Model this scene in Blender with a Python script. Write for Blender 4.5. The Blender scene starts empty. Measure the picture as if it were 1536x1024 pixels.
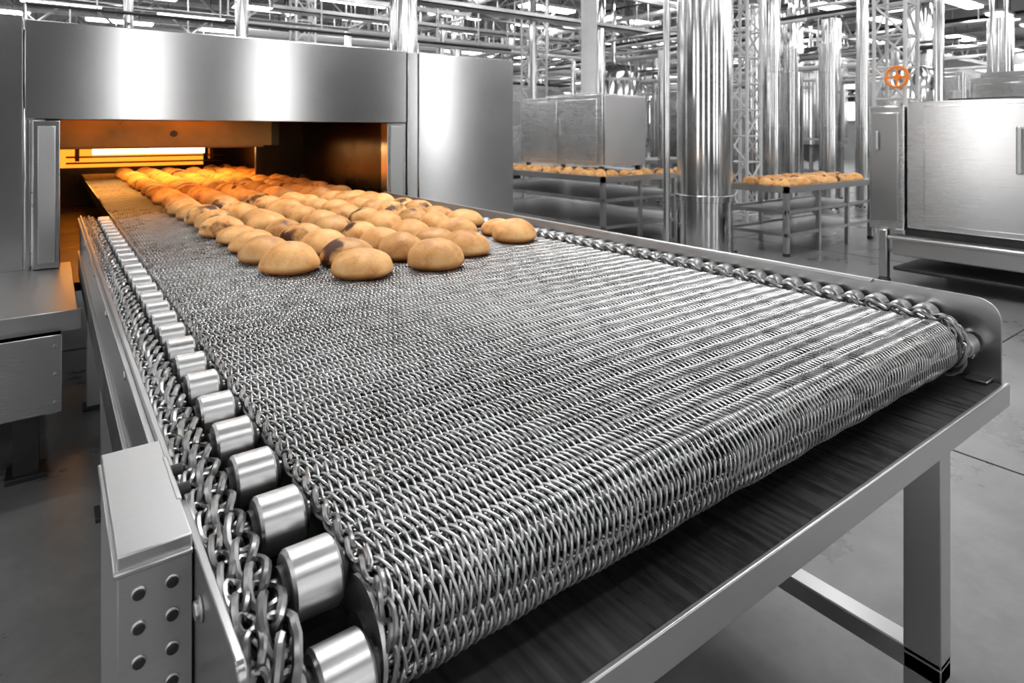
import bpy, math, random
import numpy as np
from mathutils import Vector, noise, Matrix
random.seed(7); rng=np.random.default_rng(5)
S=bpy.context.scene
CAMZ=1.14; Z0=0.737

# ---------------------------------------------------------------- materials
def newmat(name):
    m=bpy.data.materials.new(name); m.use_nodes=True
    nt=m.node_tree; b=nt.nodes['Principled BSDF']; return m,nt,b
def N(nt,t,**k):
    n=nt.nodes.new(t)
    for a,v in k.items(): setattr(n,a,v)
    return n
def metal(name,col=.6,rough=.3,stretch=(1,1,1),var=.15,rvar=.12,scale=6,aniso=0,tan=None,bump=0.0,tint=(1,1,1),metallic=1.0):
    m,nt,b=newmat(name); L=nt.links
    tc=N(nt,'ShaderNodeTexCoord'); mp=N(nt,'ShaderNodeMapping'); mp.inputs['Scale'].default_value=stretch
    L.new(tc.outputs['Object'],mp.inputs['Vector'])
    n1=N(nt,'ShaderNodeTexNoise'); n1.inputs['Scale'].default_value=scale; n1.inputs['Detail'].default_value=6
    L.new(mp.outputs[0],n1.inputs['Vector'])
    n2=N(nt,'ShaderNodeTexNoise'); n2.inputs['Scale'].default_value=2.2; n2.inputs['Detail'].default_value=4
    L.new(tc.outputs['Object'],n2.inputs['Vector'])
    mx=N(nt,'ShaderNodeMath',operation='ADD'); L.new(n1.outputs[0],mx.inputs[0]); L.new(n2.outputs[0],mx.inputs[1])
    mr=N(nt,'ShaderNodeMapRange'); mr.inputs[1].default_value=.6; mr.inputs[2].default_value=1.4
    mr.inputs[3].default_value=col*(1-var); mr.inputs[4].default_value=col*(1+var); L.new(mx.outputs[0],mr.inputs[0])
    cb=N(nt,'ShaderNodeCombineColor')
    for i in range(3):
        mm=N(nt,'ShaderNodeMath',operation='MULTIPLY'); mm.inputs[1].default_value=tint[i]
        L.new(mr.outputs[0],mm.inputs[0]); L.new(mm.outputs[0],cb.inputs[i])
    L.new(cb.outputs[0],b.inputs['Base Color'])
    r2=N(nt,'ShaderNodeMapRange'); r2.inputs[1].default_value=.6; r2.inputs[2].default_value=1.4
    r2.inputs[3].default_value=max(.04,rough-rvar); r2.inputs[4].default_value=rough+rvar; L.new(mx.outputs[0],r2.inputs[0])
    L.new(r2.outputs[0],b.inputs['Roughness']); b.inputs['Metallic'].default_value=metallic
    if aniso:
        b.inputs['Anisotropic'].default_value=aniso
        c=N(nt,'ShaderNodeCombineXYZ'); 
        for i in range(3): c.inputs[i].default_value=tan[i]
        L.new(c.outputs[0],b.inputs['Tangent'])
    if bump:
        bp=N(nt,'ShaderNodeBump'); bp.inputs['Strength'].default_value=bump; bp.inputs['Distance'].default_value=.001
        L.new(n1.outputs[0],bp.inputs['Height']); L.new(bp.outputs[0],b.inputs['Normal'])
    return m
def emis(name,col,st):
    m,nt,b=newmat(name); b.inputs['Base Color'].default_value=(*col,1)
    b.inputs['Emission Color'].default_value=(*col,1); b.inputs['Emission Strength'].default_value=st; return m

M_oven=metal('oven_brushed_steel',.50,.19,(1,1,90),.04,.02,6,.6,(0,0,1),0)
M_steel=metal('brushed_steel',.54,.32,(1,90,90),.06,.04,6)
M_plate=metal('plate_steel',.46,.31,(90,1,90),.07,.05,6)
M_wire=metal('belt_wire_steel',.50,.30,(1,1,1),.3,.08,30)
M_roll=metal('roller_steel',.60,.34,(1,60,60),.18,.08,6)
M_chain=metal('chain_steel',.26,.33,(1,1,1),.35,.1,40)
M_dark=metal('dark_iron',.05,.5,(1,1,1),.3,.1,10,metallic=.7)
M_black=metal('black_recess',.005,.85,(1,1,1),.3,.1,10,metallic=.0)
M_tray=metal('tray_dark_steel',.12,.30,(30,2,1),.75,.14,3,metallic=.85,bump=.03)
M_chrome=metal('polished_steel',.64,.14,(1,1,1),.08,.04,3)
M_mach=metal('machine_brushed',.64,.27,(1,1,90),.03,.02,6,.6,(0,0,1),0)
M_galv=metal('galvanised',.50,.38,(1,1,1),.25,.1,8)
M_light=metal('light_painted_steel',.62,.5,(1,1,1),.1,.1,8,metallic=.1)
M_copper=metal('heat_tinted_steel',.24,.34,(1,1,1),.5,.1,5,tint=(1,.48,.15))
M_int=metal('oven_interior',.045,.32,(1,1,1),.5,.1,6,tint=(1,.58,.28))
M_lamp=emis('lamp_emitter',(1,1,1),13)
M_win=emis('window_daylight',(1,1,1),7)  # emission of the added panels that put streaks on the steel
M_winf=emis('window_daylight_far',(1,1,1),1.7)
M_heat=emis('heater_glow',(1,.60,.22),9)
M_heat2=emis('heater_dim',(1,.27,.02),1.7)
M_orange=emis('orange_sign_paint',(.8,.22,.02),.15)  # orange paint with a faint glow put in, not a lamp

def bunmat(name):
    m,nt,b=newmat(name); L=nt.links
    tc=N(nt,'ShaderNodeTexCoord'); oi=N(nt,'ShaderNodeObjectInfo')
    ad=N(nt,'ShaderNodeVectorMath',operation='ADD'); sc=N(nt,'ShaderNodeVectorMath',operation='SCALE'); sc.inputs['Scale'].default_value=37
    cb=N(nt,'ShaderNodeCombineXYZ')
    for i in range(3): L.new(oi.outputs['Random'],cb.inputs[i])
    L.new(cb.outputs[0],sc.inputs[0]); L.new(tc.outputs['Object'],ad.inputs[0]); L.new(sc.outputs[0],ad.inputs[1])
    n=N(nt,'ShaderNodeTexNoise'); n.inputs['Scale'].default_value=12; n.inputs['Detail'].default_value=9; n.inputs['Roughness'].default_value=.64; L.new(ad.outputs[0],n.inputs['Vector'])
    r=N(nt,'ShaderNodeValToRGB'); e=r.color_ramp.elements
    e[0].position=.32; e[0].color=(.52,.23,.065,1); e[1].position=.66; e[1].color=(.93,.58,.26,1)
    k=r.color_ramp.elements.new(.47); k.color=(.78,.42,.15,1)
    L.new(n.outputs[0],r.inputs[0])
    # browned crown vs pale waist (baking colour, follows height of the bun)
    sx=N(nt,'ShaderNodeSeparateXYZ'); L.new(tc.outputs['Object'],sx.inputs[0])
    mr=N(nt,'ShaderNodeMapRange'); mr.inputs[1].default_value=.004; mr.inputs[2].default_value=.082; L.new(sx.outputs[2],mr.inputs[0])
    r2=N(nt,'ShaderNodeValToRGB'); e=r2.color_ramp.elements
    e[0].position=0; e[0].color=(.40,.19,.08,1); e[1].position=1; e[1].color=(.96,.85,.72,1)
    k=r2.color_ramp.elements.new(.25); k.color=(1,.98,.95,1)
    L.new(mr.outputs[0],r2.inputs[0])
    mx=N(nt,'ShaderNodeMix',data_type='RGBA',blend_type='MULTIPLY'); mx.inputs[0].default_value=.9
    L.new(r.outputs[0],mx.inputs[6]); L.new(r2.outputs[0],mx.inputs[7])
    mb=N(nt,'ShaderNodeMapRange'); mb.inputs[3].default_value=.76; mb.inputs[4].default_value=1.04; L.new(oi.outputs['Random'],mb.inputs[0])
    vm=N(nt,'ShaderNodeVectorMath',operation='SCALE'); L.new(mx.outputs[2],vm.inputs[0]); L.new(mb.outputs[0],vm.inputs['Scale'])
    n3=N(nt,'ShaderNodeTexNoise'); n3.inputs['Scale'].default_value=11; n3.inputs['Detail'].default_value=6; L.new(ad.outputs[0],n3.inputs['Vector'])
    m3=N(nt,'ShaderNodeMapRange'); m3.inputs[1].default_value=.54; m3.inputs[2].default_value=.63; L.new(n3.outputs[0],m3.inputs[0])
    # only some buns are scorched
    fr=N(nt,'ShaderNodeMath',operation='MULTIPLY'); fr.inputs[1].default_value=7.31; L.new(oi.outputs['Random'],fr.inputs[0])
    fr2=N(nt,'ShaderNodeMath',operation='FRACT'); L.new(fr.outputs[0],fr2.inputs[0])
    lt=N(nt,'ShaderNodeMath',operation='LESS_THAN'); lt.inputs[1].default_value=.32; L.new(fr2.outputs[0],lt.inputs[0])
    ml=N(nt,'ShaderNodeMath',operation='MULTIPLY'); L.new(lt.outputs[0],ml.inputs[0]); L.new(m3.outputs[0],ml.inputs[1])
    mx2=N(nt,'ShaderNodeMix',data_type='RGBA'); L.new(ml.outputs[0],mx2.inputs[0]); L.new(vm.outputs[0],mx2.inputs[6]); mx2.inputs[7].default_value=(.07,.022,.008,1)
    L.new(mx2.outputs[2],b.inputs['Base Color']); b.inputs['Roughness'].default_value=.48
    b.inputs['Specular IOR Level'].default_value=.35
    n4=N(nt,'ShaderNodeTexNoise'); n4.inputs['Scale'].default_value=110; n4.inputs['Detail'].default_value=6; n4.inputs['Roughness'].default_value=.6; L.new(ad.outputs[0],n4.inputs['Vector'])
    bp=N(nt,'ShaderNodeBump'); bp.inputs['Strength'].default_value=.45; bp.inputs['Distance'].default_value=.003
    L.new(n4.outputs[0],bp.inputs['Height']); L.new(bp.outputs[0],b.inputs['Normal'])
    return m
M_bun=bunmat('baked_crust')

def floormat():
    m,nt,b=newmat('polished_concrete'); L=nt.links
    tc=N(nt,'ShaderNodeTexCoord')
    n=N(nt,'ShaderNodeTexNoise'); n.inputs['Scale'].default_value=1.6; n.inputs['Detail'].default_value=12; n.inputs['Roughness'].default_value=.7
    L.new(tc.outputs['Object'],n.inputs['Vector'])
    r=N(nt,'ShaderNodeValToRGB'); e=r.color_ramp.elements
    e[0].position=.3; e[0].color=(.09,.09,.09,1); e[1].position=.7; e[1].color=(.24,.24,.24,1)
    L.new(n.outputs[0],r.inputs[0]); L.new(r.outputs[0],b.inputs['Base Color'])
    mr=N(nt,'ShaderNodeMapRange'); mr.inputs[3].default_value=.15; mr.inputs[4].default_value=.45; L.new(n.outputs[0],mr.inputs[0])
    L.new(mr.outputs[0],b.inputs['Roughness']); return m
M_floor=floormat()
def wallmat(name,c):
    m,nt,b=newmat(name); L=nt.links
    tc=N(nt,'ShaderNodeTexCoord'); n=N(nt,'ShaderNodeTexNoise'); n.inputs['Scale'].default_value=.8; n.inputs['Detail'].default_value=6
    L.new(tc.outputs['Object'],n.inputs['Vector'])
    r=N(nt,'ShaderNodeValToRGB'); e=r.color_ramp.elements
    e[0].position=.3; e[0].color=(c*.7,)*3+(1,); e[1].position=.7; e[1].color=(c*1.2,)*3+(1,)
    L.new(n.outputs[0],r.inputs[0]); L.new(r.outputs[0],b.inputs['Base Color']); b.inputs['Roughness'].default_value=.7; return m
M_wall=wallmat('wall_panel',.3); M_wallf=wallmat('wall_panel_dark',.06); M_ceil=wallmat('ceiling_deck',.2)

# ---------------------------------------------------------------- mesh builder
class MB:
    def __init__(s): s.v=[];s.f=[];s.m=[];s.mats=[]
    def mi(s,mat):
        if mat not in s.mats: s.mats.append(mat)
        return s.mats.index(mat)
    def add(s,vs,fs,mat):
        o=len(s.v); s.v+= [tuple(v) for v in vs]; i=s.mi(mat)
        for f in fs: s.f.append(tuple(a+o for a in f)); s.m.append(i)
    def box(s,x0,x1,y0,y1,z0,z1,mat):
        vs=[(x,y,z) for z in (z0,z1) for y in (y0,y1) for x in (x0,x1)]
        s.add(vs,[(0,2,3,1),(4,5,7,6),(0,1,5,4),(2,6,7,3),(0,4,6,2),(1,3,7,5)],mat)
    def cyl(s,p0,p1,r,mat,seg=20,r1=None,cap=True):
        p0=Vector(p0);p1=Vector(p1);r1=r if r1 is None else r1
        t=(p1-p0).normalized(); a=Vector((0,0,1)) if abs(t.z)<.9 else Vector((1,0,0))
        u=t.cross(a).normalized(); w=t.cross(u)
        vs=[]
        for p,rr in ((p0,r),(p1,r1)):
            for i in range(seg):
                an=2*math.pi*i/seg; vs.append(p+u*math.cos(an)*rr+w*math.sin(an)*rr)
        fs=[(i,(i+1)%seg,seg+(i+1)%seg,seg+i) for i in range(seg)]
        if cap: fs+=[tuple(range(seg))[::-1],tuple(range(seg,2*seg))]
        s.add(vs,fs,mat)
    def prism(s,poly,x0,x1,mat):  # poly in (y,z)
        n=len(poly); vs=[(x0,y,z) for y,z in poly]+[(x1,y,z) for y,z in poly]
        fs=[(i,(i+1)%n,n+(i+1)%n,n+i) for i in range(n)]+[tuple(range(n))[::-1],tuple(range(n,2*n))]
        s.add(vs,fs,mat)
    def lathe(s,c,prof,mat,seg=24):
        vs=[];n=len(prof)
        for r,z in prof:
            for i in range(seg):
                a=2*math.pi*i/seg; vs.append((c[0]+r*math.cos(a),c[1]+r*math.sin(a),c[2]+z))
        fs=[(k*seg+i,k*seg+(i+1)%seg,(k+1)*seg+(i+1)%seg,(k+1)*seg+i) for k in range(n-1) for i in range(seg)]
        s.add(vs,fs,mat)
    def tube(s,pts,r,mat,sides=6,closed=False):
        P=np.array(pts,float); v,f=tube(P,r,sides,closed); s.add(v.tolist(),f.tolist(),mat)
    def obj(s,name,parent=None,bevel=0,angle=35):
        me=bpy.data.meshes.new(name); me.from_pydata(s.v,[],s.f)
        for m in s.mats: me.materials.append(m)
        me.polygons.foreach_set('material_index',s.m); me.polygons.foreach_set('use_smooth',[True]*len(s.f))
        me.update(); me.set_sharp_from_angle(angle=math.radians(angle))
        o=bpy.data.objects.new(name,me); S.collection.objects.link(o)
        if parent: o.parent=parent
        if bevel:
            b=o.modifiers.new('Bevel','BEVEL'); b.width=bevel; b.segments=2; b.limit_method='ANGLE'; b.angle_limit=math.radians(50)
        return o
def tube(P,r,sides,closed=False,ref=None):
    n=len(P)
    T=np.roll(P,-1,0)-np.roll(P,1,0) if closed else np.gradient(P,axis=0)
    T/=np.linalg.norm(T,axis=1,keepdims=True)+1e-12
    if ref is None:
        c=T.mean(0); q=np.cov(P.T) if n>2 else np.eye(3)
        w,vv=np.linalg.eigh(q); ref=vv[:,0] if n>2 else np.array([0,0,1.])
    ref=np.array(ref,float); U=ref-(T@ref)[:,None]*T
    bad=np.linalg.norm(U,axis=1)<1e-4; U[bad]=np.array([.577,.577,.577])
    U/=np.linalg.norm(U,axis=1,keepdims=True); W=np.cross(T,U)
    a=np.arange(sides)*2*np.pi/sides
    V=(P[:,None,:]+r*(np.cos(a)[None,:,None]*U[:,None,:]+np.sin(a)[None,:,None]*W[:,None,:])).reshape(-1,3)
    k=np.arange(n if closed else n-1)[:,None]; j=np.arange(sides)[None,:]
    k2=(k+1)%n; j2=(j+1)%sides
    F=np.stack([k*sides+j,k*sides+j2,k2*sides+j2,k2*sides+j],-1).reshape(-1,4)
    return V,F
def empty(name,loc=(0,0,0)):
    e=bpy.data.objects.new(name,None); e.location=loc; e.empty_display_size=.1; S.collection.objects.link(e); return e
def npmesh(name,V,F,mat,parent):
    me=bpy.data.meshes.new(name); me.vertices.add(len(V)); me.vertices.foreach_set('co',V.astype(np.float32).ravel())
    me.loops.add(F.size); me.loops.foreach_set('vertex_index',F.astype(np.int32).ravel())
    me.polygons.add(len(F)); me.polygons.foreach_set('loop_start',np.arange(0,F.size,4,dtype=np.int32))
    me.update(calc_edges=True); me.polygons.foreach_set('use_smooth',np.ones(len(F),bool)); me.materials.append(mat)
    o=bpy.data.objects.new(name,me); S.collection.objects.link(o); o.parent=parent; return o

# ---------------------------------------------------------------- belt path
R=.032; FL=.024; YN=.527
L1=R*math.pi/2; L2=L1+FL; L3=L2+L1
def path(s):
    s=np.asarray(s,float)
    y=np.where(s<0,YN-s,0.); z=np.where(s<0,Z0,0.); ny=np.zeros_like(s); nz=np.ones_like(s)
    m=(s>=0)&(s<L1); th=s/R
    y=np.where(m,YN-R*np.sin(th),y); z=np.where(m,Z0-R+R*np.cos(th),z); ny=np.where(m,-np.sin(th),ny); nz=np.where(m,np.cos(th),nz)
    m=(s>=L1)&(s<L2); y=np.where(m,YN-R,y); z=np.where(m,Z0-R-(s-L1),z); ny=np.where(m,-1,ny); nz=np.where(m,0,nz)
    m=(s>=L2)&(s<L3); th=(s-L2)/R+math.pi/2
    y=np.where(m,YN-R*np.sin(th),y); z=np.where(m,Z0-R-FL+R*np.cos(th),z); ny=np.where(m,-np.sin(th),ny); nz=np.where(m,np.cos(th),nz)
    m=s>=L3; y=np.where(m,YN+(s-L3),y); z=np.where(m,Z0-2*R-FL,z); ny=np.where(m,0,ny); nz=np.where(m,-1,nz)
    return y,z,ny,nz
def warp(V):
    y,z,ny,nz=path(V[:,1]); return np.stack([V[:,0],y+ny*V[:,2],z+nz*V[:,2]],1)
BX0,BX1=.238,1.493
conv=empty('mesh_belt_conveyor',(.85,1.9,0))
def pc(o):
    o.parent=conv; o.matrix_parent_inverse=Matrix.Translation((-.85,-1.9,0)); return o

P=.0215; Q=.0205
Vs=[];Fs=[];off=0
smin=-6.6; smax=L3+.35
nrow=int((smax-smin)/P)
for k in range(nrow):
    sc=smin+(k+.5)*P; yw=YN-sc
    if yw<1.3: sides,ppp=6,12
    elif yw<2.4: sides,ppp=4,9
    else: sides,ppp=3,6
    if sc>L3+.04: sides,ppp=3,6
    hand=1 if k%2 else -1
    ph0=rng.normal(0,.10)
    for h in range(2):
        n=int((BX1-BX0)/Q*ppp); t=np.arange(n+1)/ppp
        x=BX0+t*Q; ph=2*np.pi*(t+h*.5)+ (0 if hand>0 else np.pi/2)+ph0
        c=np.cos(ph); sn=np.sin(ph)*hand
        ss=np.sign(c)*np.abs(c)**.85*(P*.5+.0056); nn=np.sign(sn)*np.abs(sn)**.8*.0050
        wob=.0009*np.sin(x*23+k*1.7)+.0007*np.sin(x*61+k*.9)
        Pt=np.stack([x+.0008*np.sin(x*90+k),sc+ss+wob,nn+wob],1)
        v,f=tube(Pt,.0018,sides,False,(1,0,0))
        Vs.append(warp(v));Fs.append(f+off);off+=len(v)
    xr=np.linspace(BX0-.006,BX1+.006,int((BX1-BX0)/Q*(6 if yw<1.3 else 2)))
    Pt=np.stack([xr,sc+P*.5+.0014*np.sin(xr*2*np.pi/Q),0*xr],1)
    v,f=tube(Pt,.0021,5 if yw<1.3 else 3,False,(0,0,1))
    Vs.append(warp(v));Fs.append(f+off);off+=len(v)
pc(npmesh('woven_wire_belt',np.concatenate(Vs),np.concatenate(Fs),M_wire,None))

# chains
def chain(mb,x,n0,s0,s1,link=.046,w=.021,r=.0038,pitch=.0335,tilt=50,mat=M_chain,mirror=1,sides=7):
    s=s0;i=0
    while s<s1:
        a=np.linspace(0,2*np.pi,17)[:-1]
        ca=np.cos(a); sa=np.sin(a)
        ls=np.sign(ca)*np.abs(ca)**.8*link/2; lw=np.sign(sa)*np.abs(sa)**.7*w/2
        tl=math.radians(tilt*(1 if i%2 else -1)*mirror+random.uniform(-14,14)); tw=ls/link*1.6
        Pt=np.stack([x+lw*np.cos(tl+tw)+random.uniform(-.001,.001),s+ls+0*a,n0+lw*np.sin(tl+tw)],1)
        W=warp(Pt); mb.tube(W,r,mat,sides,True); s+=pitch; i+=1
cb=MB()
chain(cb,.148,.002,-2.95,L3+.02,link=.056,w=.026,r=.0044,pitch=.022,tilt=32)
chain(cb,.128,.003,-2.95,L3+.02,link=.046,w=.016,r=.0036,pitch=.024,tilt=25)
chain(cb,.2335,.002,-2.95,L2,link=.032,w=.014,r=.0028,pitch=.0165)
chain(cb,1.511,.007,-2.95,L3,link=.05,w=.024,r=.0042,pitch=.025,mirror=-1)
chain(cb,1.529,.001,-2.95,L3,link=.05,w=.022,r=.004,pitch=.025,tilt=25)
pc(cb.obj('drive_chains'))

# rollers
rb=MB()
def roller(xa,xb,y,z,r,inner):
    c0,c1=min(xa,xb),max(xa,xb); e=.003
    seg=40
    rb.cyl((c0,y,z),(c0+e,y,z),r-e,M_roll,seg,r); rb.cyl((c0+e,y,z),(c1-e,y,z),r,M_roll,seg,cap=False); rb.cyl((c1-e,y,z),(c1,y,z),r,M_roll,seg,r-e)
    rb.cyl((c0-.006,y,z),(c1+.006,y,z),r*.62,M_dark,24)
    rb.cyl((c0-.013,y,z),(c1+.011,y,z),r*.34,M_chain,16)
ys=[.575+.103*i for i in range(28)]
for y in ys:
    roller(.170,.215,y,Z0-.007,.030,1)
    roller(1.548,1.584,y,Z0-.002,.024,-1); roller(1.552,1.584,y+.0515,Z0-.002,.021,-1)
roller(.170,.215,.502,Z0-.05,.030,1); roller(1.546,1.586,.502,Z0-.05,.024,-1)
for x in (.2245,1.5):
    rb.cyl((x,.532,Z0-.047),(x+.004,.532,Z0-.047),.047,M_roll,48)
    rb.cyl((x-.004,.532,Z0-.047),(x+.006,.532,Z0-.047),.02,M_dark,24)
pc(rb.obj('chain_rollers'))

# black bed / nose core added under the mesh: shade between wires as colour
fb=MB()
def arc(cy,cz,r,a0,a1,n=8): return [(cy+r*math.cos(math.radians(a0+(a1-a0)*i/n)),cz+r*math.sin(math.radians(a0+(a1-a0)*i/n))) for i in range(n+1)]
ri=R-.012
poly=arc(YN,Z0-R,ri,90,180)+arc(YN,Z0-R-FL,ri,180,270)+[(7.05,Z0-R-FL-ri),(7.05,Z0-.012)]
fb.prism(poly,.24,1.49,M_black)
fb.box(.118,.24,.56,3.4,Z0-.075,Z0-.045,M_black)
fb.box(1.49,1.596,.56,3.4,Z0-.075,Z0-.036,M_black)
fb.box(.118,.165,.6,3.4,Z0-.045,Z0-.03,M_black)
pc(fb.obj('belt_bed'))

def plate(name,x0,x1,yf,top,bot,yb,rad,mat):
    b=MB(); poly=[(yf,bot)]+list(arc(yf+rad,top-rad,rad,180,90,10))+[(yb,top),(yb,bot)]
    b.prism(poly[::-1],x0,x1,mat); return b
b=plate('l',.106,.113,.468,.762,.60,3.44,.012,M_plate)
b.box(.098,.106,.86,3.44,.60,.606,M_plate); b.box(.098,.106,.86,3.44,.745,.752,M_plate)
for y in (.60,.66,.90,1.25,1.7,2.2,2.8):
    b.cyl((.106,y,.725),(.100,y,.725),.008,M_roll,6); b.cyl((.106,y,.725),(.1035,y,.725),.011,M_steel,16)
b.box(.101,.106,.70,.80,.745,.775,M_steel); b.cyl((.1,.73,.768),(.118,.73,.768),.006,M_dark,12); b.cyl((.1,.775,.768),(.118,.775,.768),.006,M_dark,12)
pc(b.obj('side_plate_left',bevel=.0012))
b=plate('r',1.600,1.606,.446,.786,.585,3.44,.045,M_plate)
b.box(1.590,1.60,.70,3.44,.778,.786,M_steel)
b.box(1.56,1.60,.46,.50,.617,.622,M_plate)
for y in (.5,.9,1.5,2.1,2.7): b.cyl((1.598,y,.66),(1.594,y,.66),.008,M_roll,12)
pc(b.obj('side_plate_right',bevel=.0012))

b=MB()
b.box(.118,.16,.75,3.4,.40,.50,M_plate); b.box(1.54,1.58,.75,3.4,.40,.50,M_plate)
b.box(.10,.118,.9,3.4,.50,.60,M_dark)
for y in (1.25,2.2,3.1):
    for x in (.12,1.53):
        b.box(x,x+.05,y,y+.05,.012,.66,M_plate); b.box(x-.015,x+.065,y-.015,y+.065,0,.014,M_dark)
    b.box(.16,1.54,y,y+.05,.42,.48,M_dark)
b.box(.16,1.56,1.3,3.4,.40,.41,M_dark)
pc(b.obj('support_frame',bevel=.002))
b=MB()
b.box(.16,1.595,.44,1.25,.609,.615,M_tray)
pc(b.obj('drip_tray_surface',bevel=.001))
b=MB()
b.box(.13,1.602,.432,.440,.572,.619,M_steel); b.box(1.595,1.602,.44,1.25,.572,.612,M_steel)
b.box(.13,1.595,.44,.48,.572,.577,M_steel)
for x in (.20,1.30):
    b.box(x,x+.045,.452,.515,.16,.605,M_steel)
    b.box(x,x+.045,.452,1.20,.13,.17,M_steel); b.box(x,x+.045,1.14,1.20,.0,.60,M_steel)
    b.box(x,x+.045,.452,.515,.012,.16,M_steel); b.box(x-.01,x+.055,.44,.525,0,.012,M_dark)
b.box(.20,1.345,.80,.845,.13,.165,M_dark)
pc(b.obj('tray_stand',bevel=.002))
b=MB()
b.box(.046,.1045,.634,.848,.50,.774,M_steel)
b.box(.043,.1045,.630,.852,.757,.762,M_steel)
for i,z in enumerate((.737,.707,.677,.648,.618,.588)):
    for x in (.062,.088):
        b.cyl((x,.6345,z),(x,.632,z),.0062,M_roll,20); b.cyl((x,.6335,z),(x,.6308,z),.0050,M_dark,16)
pc(b.obj('terminal_box',bevel=.003))

# ---------------------------------------------------------------- buns
def bunmesh(i):
    import bmesh
    bm=bmesh.new(); bmesh.ops.create_icosphere(bm,subdivisions=4,radius=1)
    el=random.uniform(.92,1.08); sd=i*11.3; h=random.uniform(.074,.087)
    for v in bm.verts:
        p=v.co.copy(); nz=noise.noise(p*1.0+Vector((sd,0,0)))*.11+noise.noise(p*2.2+Vector((0,sd,0)))*.022
        rr=.084*(1+nz)
        if p.z>=0: z=.016+(abs(p.z)**.95)*(h-.016)*(1+nz*.6)
        else: z=.016-.016*min(1,abs(p.z)*1.9)
        k=(1-.08*max(0,-p.z)*(1))
        v.co=Vector((p.x*rr*el*k,p.y*rr/el*k,z))
    me=bpy.data.meshes.new('bun_%d'%i); bm.to_mesh(me); bm.free()
    me.polygons.foreach_set('use_smooth',[True]*len(me.polygons)); me.materials.append(M_bun); return me
BM=[bunmesh(i) for i in range(9)]
def bun(parent,x,y,z,s=1,i=0):
    o=bpy.data.objects.new('bun',random.choice(BM)); S.collection.objects.link(o)
    o.parent=parent; o.location=(x-parent.location.x,y-parent.location.y,z-parent.location.z)
    o.rotation_euler=(0,0,random.uniform(0,6.28)); o.scale=(s,s,s*random.uniform(.92,1.05))
buns=empty('bread_buns',(.95,2.4,Z0+.0072))
zt=Z0+.0072
front=[(.551,1.816),(.692,1.640),(.909,1.617),(1.363,1.84),(1.40,1.99),(.533,2.012),(.725,1.835),(.893,1.80),(1.085,1.735)]
for x,y in front: bun(buns,x,y,zt,.96 if (x,y)!=(1.40,1.99) else .78)
xs=[.535,.715,.895,1.075,1.25,1.405]
for ci,x0 in enumerate(xs):
    y=[2.20,2.02,1.985,1.925,2.03,2.26][ci]
    while y<6.7:
        bun(buns,x0+random.uniform(-.014,.014),y+random.uniform(-.012,.012),zt,random.uniform(.86,.97)); y+=.192

# ---------------------------------------------------------------- oven
oven=empty('tunnel_oven',(1,4.5,0))
def po(o): o.parent=oven; o.matrix_parent_inverse=Matrix.Translation((-1,-4.5,0)); return o
OY=3.45; TOP=1.63; OP=1.196
b=MB()
b.box(-.09,1.735,OY-.02,OY+.10,OP,TOP,M_oven)
b.box(-.70,-.095,OY-.01,OY+.10,.54,TOP+.012,M_oven)
b.box(-.09,-.07,OY-.012,OY+.10,.54,OP-.003,M_oven)
b.box(1.745,1.815,OY-.016,OY+.10,0,TOP-.002,M_oven)
b.box(1.820,2.54,OY-.02,OY+.10,0,TOP-.004,M_oven)
b.box(-.70,2.54,OY+.10,7.5,1.36,TOP-.03,M_oven)
b.box(2.44,2.54,OY+.10,7.5,0,1.36,M_oven); b.box(-.7,-.6,OY+.10,7.5,0,1.36,M_oven)
b.box(1.735,1.745,OY+.0,OY+.10,0,TOP-.01,M_dark)
po(b.obj('front_panels',bevel=.004))
b=MB()
b.box(-.062,.034,OY-.045,OY+.08,.545,OP-.006,M_oven); b.box(-.045,.018,OY-.05,OY-.044,.57,OP-.03,M_plate)
b.box(1.615,1.735,OY-.01,OY+.08,.0,OP-.002,M_oven); b.box(1.635,1.715,OY-.016,OY-.009,.5,OP-.02,M_plate)
po(b.obj('door_jambs',bevel=.004))
b=MB()
b.box(-.70,.075,2.56,OY+.1,.50,.54,M_steel); b.box(-.70,.03,2.50,3.4,.235,.485,M_mach)
b.box(-.70,.085,2.548,2.56,.48,.548,M_steel)
for x in (-.6,-.10):
    b.box(x,x+.07,2.60,2.67,.015,.24,M_dark); b.box(x-.02,x+.09,2.58,2.69,0,.018,M_dark)
    b.box(x,x+.07,3.3,3.37,.0,.24,M_dark)
for z in (.27,.36,.45): b.cyl((.012,2.50,z),(.012,2.496,z),.006,M_roll,12)
b.box(-.6,-.02,3.38,3.40,0,.5,M_black)
po(b.obj('side_ledge_cabinet',bevel=.003))
b=MB()
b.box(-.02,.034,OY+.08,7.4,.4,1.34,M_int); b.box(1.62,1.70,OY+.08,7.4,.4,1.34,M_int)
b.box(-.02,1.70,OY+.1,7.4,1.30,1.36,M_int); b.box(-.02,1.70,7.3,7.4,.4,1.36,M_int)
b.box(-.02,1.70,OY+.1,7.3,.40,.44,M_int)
b.box(.034,1.21,4.40,4.44,1.052,1.30,M_copper)
b.box(1.21,1.26,4.40,7.0,1.052,1.30,M_int)
b.box(1.26,1.62,5.0,5.03,.80,1.30,M_int)
b.cyl((.62,4.39,1.13),(.62,4.40,1.13),.02,M_dark,16)
for i in range(9): b.box(.034,1.21,4.6+.28*i,4.62+.28*i,1.035,1.06,M_copper)
po(b.obj('baking_chamber'))
b=MB()
b.box(.28,1.12,6.2,6.24,.955,1.022,M_heat)
for x in (.16,1.16): b.box(x,x+.03,6.18,6.26,.90,1.3,M_int)
for zz in (.935,.885): b.cyl((.1,6.21,zz),(1.3,6.21,zz),.008,M_int,8)
b.box(.05,1.3,7.27,7.295,.80,1.05,M_heat2)
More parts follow.
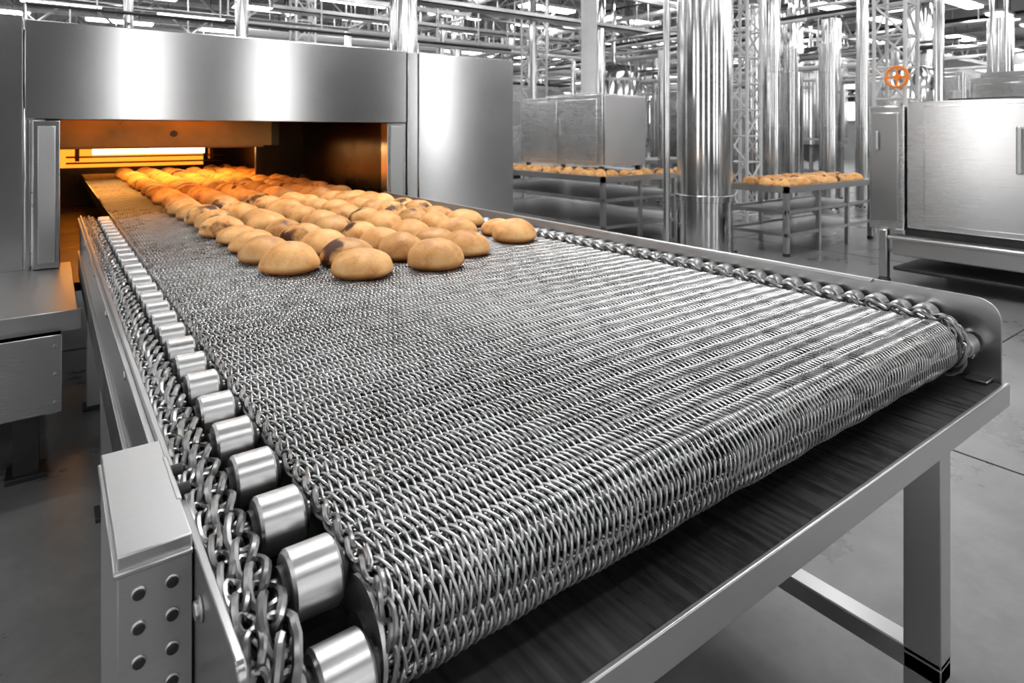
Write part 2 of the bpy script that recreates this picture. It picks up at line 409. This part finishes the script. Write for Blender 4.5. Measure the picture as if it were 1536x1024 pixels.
for yy in (4.8,5.3,5.8): b.cyl((.1,yy,1.16),(1.2,yy,1.16),.012,M_heat,10)
po(b.obj('heating_elements'))

def area(name,loc,rot,sx,sy,power,col=(1,1,1),parent=None):
    l=bpy.data.lights.new(name,'AREA'); l.shape='RECTANGLE'; l.size=sx; l.size_y=sy; l.energy=power; l.color=col
    o=bpy.data.objects.new(name,l); o.location=loc; o.rotation_euler=rot; S.collection.objects.link(o)
    if parent: o.parent=parent; o.matrix_parent_inverse=Matrix.Translation(-parent.location)
    return o
area('mouth_heater_lamp',(.55,3.80,1.285),(math.radians(8),0,0),.9,.15,6,(1,.38,.06),oven)
area('chamber_heater_lamp',(.65,5.4,1.2),(0,0,0),1.0,1.2,30,(1,.38,.06),oven)

# ---------------------------------------------------------------- hall
def slab(name,x0,x1,y0,y1,z0,z1,mat,bev=0):
    b=MB(); b.box(x0,x1,y0,y1,z0,z1,mat); return b.obj(name,bevel=bev)
XL,XR,YF,YB,ZC=-7,27,-8,27,4.35
slab('floor',XL,XR,YF,YB,-.1,0,M_floor)
slab('ceiling',XL,XR,YF,YB,ZC,ZC+.1,M_ceil)
slab('wall_back',XL,XR,YB,YB+.1,0,ZC,M_wall)
slab('wall_right',XR,XR+.1,YF,YB,0,ZC,M_wall)
slab('wall_left',XL-.1,XL,YF,YB,0,ZC,M_wallf)
slab('wall_front',XL,XR,YF-.1,YF,0,ZC,M_wallf)
wi=1
def glow_panel(x0,x1,y0,y1,z0,z1,mat=None,nb=4):
    global wi
    b=MB(); b.box(x0,x1,y0,y1,z0,z1,mat or M_win)
    if x1-x0>y1-y0:
        for i in range(nb):
            x=x0+(x1-x0)*i/(nb-1); b.box(x-.03,x+.03,y0-.03,y1+.03,z0,z1,M_galv)
        for z in (z0,(z0+z1)/2,z1): b.box(x0,x1,y0-.03,y1+.03,z-.03,z+.03,M_galv)
    else:
        for i in range(nb):
            y=y0+(y1-y0)*i/(nb-1); b.box(x0-.03,x1+.03,y-.03,y+.03,z0,z1,M_galv)
        for z in (z0,(z0+z1)/2,z1): b.box(x0-.03,x1+.03,y0,y1,z-.03,z+.03,M_galv)
    b.obj('window_%d'%wi); wi+=1
for x,w_ in ((-4.5,.9),(1.2,.6),(3.8,.6),(8.0,.7),(13,1.5)): glow_panel(x,x+w_,YF,YF+.04,.5,3.9,nb=2)  # added bright panels behind the camera, spaced to streak the oven face
for x in (1,6,11,16,21): glow_panel(x,x+3.6,YB-.04,YB,1.6,3.5,M_winf)
for y in (1,6,11,16,21): glow_panel(XR-.04,XR,y,y+3.6,1.6,3.5,M_winf)
for y in (-4,1.2,4.6): glow_panel(XL,XL+.04,y,y+.9,.6,3.8,nb=2)  # more added panels, out of view, for reflections in the cabinet steel

b=MB()
for x in (2.6,6,10,14): b.box(x,x+.008,YF,YB,0,.0012,M_black)
for y in (-1.5,1.15,4,8,12): b.box(XL,XR,y,y+.008,0,.0012,M_black)
b.obj('floor_joints')

b=MB()
yy=-6.5; row=0
while yy<26:
    xx=-5.5+(row%2)*1.2; far=(yy>6)
    while xx<26:
        if not(far or xx>6.5) and (row%2==0): xx+=2.6; continue
        b.box(xx,xx+1.4,yy,yy+.28,3.86,3.90,M_lamp); b.box(xx-.03,xx+1.43,yy-.04,yy+.32,3.90,3.96,M_light)
        for q in (.2,1.1): b.cyl((xx+q,yy+.11,3.96),(xx+q,yy+.11,ZC),.008,M_dark,5)
        xx+=2.5
    yy+=1.9; row+=1
b.obj('fluorescent_ceiling_lamps')
b=MB()
for y in np.arange(7.6,26,3.1):
    b.box(XL,XR,y-.05,y+.05,4.18,4.28,M_galv); b.box(XL,XR,y-.04,y+.04,3.45,3.53,M_galv)
    x=XL; f=0
    while x<XR-.8:
        b.cyl((x,y,3.5 if f else 4.2),(x+.75,y,4.2 if f else 3.5),.028,M_galv,6); x+=.75; f^=1
for x in np.arange(4,26,4.4):
    b.box(x-.05,x+.05,5,YB,4.05,4.17,M_galv)
b.obj('roof_trusses')
b=MB()
for i in range(60):
    y=random.uniform(8.2,24); z=random.uniform(2.2,4.0); r=random.choice([.025,.03,.04,.05,.08])
    x0=random.uniform(-3,14); x1=x0+random.uniform(4,12)
    b.cyl((x0,y,z),(min(x1,26),y,z),r,random.choice([M_chrome,M_galv,M_light,M_light,M_dark]),10)
    for k in range(5):
        xx=x0+(min(x1,26)-x0)*(k+.5)/5; b.cyl((xx,y,z),(xx,y,ZC),.012,M_galv,5)
    if random.random()<.4: b.cyl((x0,y,z),(x0,y,0),r,M_chrome,10)
for i in range(60):
    x=random.uniform(3.2,24); z=random.uniform(2.2,4.0); r=random.choice([.025,.03,.04,.05,.08])
    y0=random.uniform(8,14); y1=y0+random.uniform(4,12)
    if x>9: y0-=5
    b.cyl((x,y0,z),(x,min(y1,26),z),r,random.choice([M_chrome,M_galv,M_light,M_light,M_dark]),10)
    for k in range(5):
        yk=y0+(min(y1,26)-y0)*(k+.5)/5; b.cyl((x,yk,z),(x,yk,ZC),.012,M_galv,5)
    if random.random()<.4: b.cyl((x,y0,z),(x,y0,0),r,M_chrome,10)
for i in range(8):
    y=8.8+i*2; b.box(3,25,y,y+.3,3.2,3.22,M_galv); b.box(3,25,y,y+.02,3.2,3.28,M_galv)
b.obj('overhead_pipework')

def duct(x,y,r,name='vertical_steel_duct',collar=(.62,),mat=M_chrome,top=ZC):
    b=MB(); b.cyl((x,y,0),(x,y,top),r,mat,48)
    for z in collar:
        b.cyl((x,y,z-.03),(x,y,z+.03),r*1.05,mat,48); 
    b.cyl((x,y,0),(x,y,.05),r*1.2,M_galv,32)
    for a in range(8): 
        an=a*math.pi/4; b.cyl((x+r*1.1*math.cos(an),y+r*1.1*math.sin(an),.05),(x+r*1.1*math.cos(an),y+r*1.1*math.sin(an),.07),.015,M_dark,6)
    b.obj(name,bevel=.004)
duct(4.795,3.546,.245,collar=(.55,))
duct(4.1,8.2,.20,collar=(2.1,))
duct(2.2,9.5,.09,collar=(2.,)); duct(.9,10.5,.06,collar=())
duct(4.44,3.69,.03,collar=())
for x,y,r in ((7.9,5.6,.12),(8.3,5.3,.09),(8.1,4.9,.13),(8.8,5.0,.1),(8.9,4.5,.12),(9.5,4.3,.08),(7.6,6.4,.07),(10.4,5.2,.15),(11.5,6.5,.2),(9.6,7.5,.1),(8.8,9,.12),(12.5,3.5,.18)):
    duct(x,y,r,'vertical_process_pipe',collar=(1.2,2.0),top=random.choice([ZC,2.4,3.0]))

def lattice(x,y,w,name='lattice_column'):
    b=MB()
    for dx in (0,w):
        for dy in (0,w): b.cyl((x+dx,y+dy,0),(x+dx,y+dy,ZC),.022,M_light,8)
    z=.1;f=0
    while z<ZC-w:
        z2=z+w*1.1
        for (a,c) in (((0,0),(w,0)),((w,0),(w,w)),((w,w),(0,w)),((0,w),(0,0))):
            A,C=(a,c) if f else (c,a)
            b.cyl((x+A[0],y+A[1],z),(x+C[0],y+C[1],z2),.013,M_light,6); b.cyl((x+a[0],y+a[1],z),(x+c[0],y+c[1],z),.011,M_light,6)
        z=z2;f^=1
    b.obj(name)
lattice(7.5,2.95,.32); lattice(7.0,4.55,.3); lattice(7.5,9.5,.35); lattice(12,11,.4); lattice(3.6,11.5,.35)

def legs(b,x0,x1,y0,y1,z,w=.06,mat=M_steel):
    for x in (x0,x1-w):
        for y in (y0,y1-w): b.box(x,x+w,y,y+w,.03,z,mat); b.cyl((x+w/2,y+w/2,0),(x+w/2,y+w/2,.03),w*.7,M_dark,12)
b=MB()
b.box(5.16,6.6,-.6,2.02,.42,1.365,M_mach)
b.box(5.14,6.6,2.03,2.28,.40,1.34,M_mach)
b.box(5.12,5.14,2.06,2.26,.46,1.29,M_plate)
b.box(5.135,5.16,.50,1.90,.46,1.33,M_mach); b.box(5.135,5.16,-.58,.48,.46,1.33,M_mach)
b.box(5.10,6.5,-.6,2.1,.22,.34,M_steel); b.box(5.02,5.16,-.6,2.1,.34,.37,M_steel)
b.box(5.2,6.5,-.6,2.05,.34,.42,M_dark)
b.box(5.3,6.4,0,1.8,1.365,1.385,M_dark)
legs(b,5.12,6.5,-.6,2.2,.40)
b.box(5.12,6.5,-.5,2.1,.10,.13,M_dark)
b.cyl((5.10,1.33,.86),(5.10,1.33,1.18),.014,M_roll,14); b.cyl((5.10,1.33,.88),(5.14,1.33,.88),.01,M_roll,10); b.cyl((5.10,1.33,1.16),(5.14,1.33,1.16),.01,M_roll,10)
b.cyl((5.09,2.20,1.0),(5.09,2.20,1.15),.01,M_roll,12)
for y in (.45,1.2,1.85): b.cyl((5.6,y,1.37),(5.6,y,1.46),.04,M_galv,14)
b.obj('proofing_cabinet',bevel=.012)

b=MB()
b.box(4.98,5.7,5.05,6.56,.75,1.57,M_mach); b.box(4.96,4.98,5.12,5.78,.80,1.52,M_mach); b.box(4.96,4.98,5.82,6.5,.80,1.52,M_mach)
b.cyl((4.93,5.72,1.1),(4.93,5.72,1.3),.012,M_roll,10)
b.box(5.0,5.68,5.03,5.05,.77,1.55,M_plate); b.box(5.1,5.5,5.3,6.2,1.57,1.60,M_galv); b.cyl((5.3,5.6,1.6),(5.3,5.6,ZC),.10,M_light,20)
for y in (5.1,6.45):
    for x in (5.02,5.62): b.box(x,x+.05,y,y+.05,.689,.76,M_dark)
b.obj('cooling_cabinet',bevel=.008)
def table(name,x0,x1,y0,y1,z,buny=None,bs=.8,tiers=()):
    e=empty(name,((x0+x1)/2,(y0+y1)/2,0)); b=MB()
    b.box(x0,x1,y0,y0+.04,z-.06,z,M_steel); b.box(x0,x1,y1-.04,y1,z-.06,z,M_steel)
    b.box(x0,x0+.04,y0,y1,z-.06,z,M_steel); b.box(x1-.04,x1,y0,y1,z-.06,z,M_steel)
    b.box(x0+.03,x1-.03,y0+.03,y1-.03,z-.03,z-.012,M_galv)
    legs(b,x0,x1,y0,y1,z-.05,.045); 
    nx=int((x1-x0)/.7)
    for i in range(1,nx+1):
        x=x0+(x1-x0)*i/(nx+1)
        for y in (y0,y1-.04): b.box(x,x+.035,y,y+.035,0,z-.05,M_steel)
    for zz in (.18,z-.25):
        b.box(x0,x1,y0+.005,y0+.03,zz,zz+.03,M_galv); b.box(x0,x1,y1-.03,y1-.005,zz,zz+.03,M_galv)
        b.box(x0+.005,x0+.03,y0,y1,zz,zz+.03,M_galv); b.box(x0+.03,x1-.03,y0+.03,y1-.03,zz,zz+.008,M_galv)
    x=x0+.1
    while x<x1-.1:
        b.box(x,x+.012,y0+.03,y1-.03,z-.27,z-.262,M_galv); x+=.09
    o=b.obj('table_frame'); o.parent=e; o.location=(-e.location.x,-e.location.y,0)
    if buny:
        for (xa,xb,ya,yb) in buny:
            xx=xa
            while xx<xb:
                y=ya
                while y<yb: bun(e,xx+random.uniform(-.015,.015),y+random.uniform(-.015,.015),z-.012,bs); y+=.17
                xx+=.17
    return e
table('bun_cooling_table',4.35,5.95,4.4,7.1,.70,[(4.45,4.8,4.55,7.0),(4.95,5.9,4.5,4.75)],.7)
table('bun_cooling_table',5.40,7.1,3.1,3.75,.64,[(5.5,7.0,3.2,3.7)],.95)
table('bun_cooling_table',6.6,9.0,6.6,7.4,.7)
table('bun_cooling_table',3.2,4.0,8.6,12,.7)

def machine(x,y,w,d,h,name='steel_process_machine'):
    b=MB(); b.box(x,x+w,y,y+d,.25,h,M_mach); b.box(x-.02,x,y+.06,y+d*.48,.32,h-.08,M_mach); b.box(x-.02,x,y+d*.52,y+d-.06,.32,h-.08,M_mach)
    b.box(x+.06,x+w*.48,y-.02,y,.32,h-.08,M_mach); b.box(x+w*.52,x+w-.06,y-.02,y,.32,h-.08,M_galv)
    legs(b,x,x+w,y,y+d,.25,.08,M_dark); b.box(x+.1,x+w-.1,y+.1,y+d-.1,h,h+.08,M_galv)
    b.cyl((x+w/2,y+d/2,h+.08),(x+w/2,y+d/2,ZC),.12,M_chrome,18); b.box(x+w*.1,x+w*.3,y-.1,y-.02,h*.6,h*.85,M_light)
    b.cyl((x-.05,y+d*.45,h*.5),(x-.05,y+d*.45,h*.7),.015,M_roll,8)
    b.obj(name,bevel=.01)
machine(8.5,12,2,2,2.2); machine(6.4,10.8,1.2,1.4,1.9); machine(12,8,2,2.5,2.0); machine(14,4.5,2,2,2.3); machine(3.2,14,2.5,1.5,2.2); machine(10.5,16,3,2,2.6); machine(17,10,2.5,3,2.4); machine(18,3,3,2,2.4); machine(5.5,18,3,2,2.6); machine(10.5,1.8,1.5,1.5,1.9)
for x,y,r,h in ((9.6,9.4,.55,2.6),(11,10.3,.5,2.4),(15,8,.8,3.2),(14.5,14,.9,3.2),(7.3,14.5,.6,2.8),(10.9,4.2,.4,2.2)):
    b=MB(); b.lathe((x,y,0),[(.06,.4),(r*.6,.62),(r,.85),(r,h-.25),(r*.8,h-.08),(r*.35,h),(.01,h+.02)],M_chrome,32)
    for a in range(4):
        an=a*math.pi/2+.5; b.cyl((x+r*.85*math.cos(an),y+r*.85*math.sin(an),0),(x+r*.85*math.cos(an),y+r*.85*math.sin(an),.95),.04,M_galv,8)
    for z in (.95,h-.4): b.cyl((x,y,z),(x,y,z+.05),r*1.02,M_galv,32)
    b.cyl((x,y,h),(x,y,ZC),.05,M_chrome,10); b.obj('storage_silo')
b=MB(); c=(7.42,3.0,1.74)
pts=[(c[0]+.0,c[1]+.11*math.cos(a),c[2]+.11*math.sin(a)) for a in np.arange(24)*math.pi/12]
b.tube(pts,.016,M_orange,6,True); b.cyl((c[0]-.01,c[1],c[2]),(c[0]+.08,c[1],c[2]),.03,M_orange,12); b.cyl((c[0],c[1]-.11,c[2]),(c[0],c[1]+.11,c[2]),.012,M_orange,8); b.cyl((c[0],c[1],c[2]-.11),(c[0],c[1],c[2]+.11),.012,M_orange,8)
b.obj('orange_valve_wheel')

# ---------------------------------------------------------------- lights / world
area('bay_lamp',(1.9,3.0,3.8),(0,0,0),2.0,.8,85)
area('bay_lamp',(3.6,.4,3.8),(0,0,0),2.0,.8,60)
w=bpy.data.worlds.new('World'); S.world=w; w.use_nodes=True
w.node_tree.nodes['Background'].inputs[0].default_value=(1,1,1,1); w.node_tree.nodes['Background'].inputs[1].default_value=.3

cd=bpy.data.cameras.new('camera'); cam=bpy.data.objects.new('camera',cd); S.collection.objects.link(cam)
cam.location=(0,0,CAMZ); cam.rotation_euler=(math.radians(90),0,-math.radians(36.4))
cd.sensor_width=36; cd.lens=939/1536*36; cd.shift_y=-314/1536; cd.clip_start=.02; cd.clip_end=200
cd.dof.use_dof=True; cd.dof.focus_distance=.95; cd.dof.aperture_fstop=9
S.camera=cam
S.view_settings.view_transform='Standard'; S.view_settings.look='None'; S.view_settings.exposure=.1
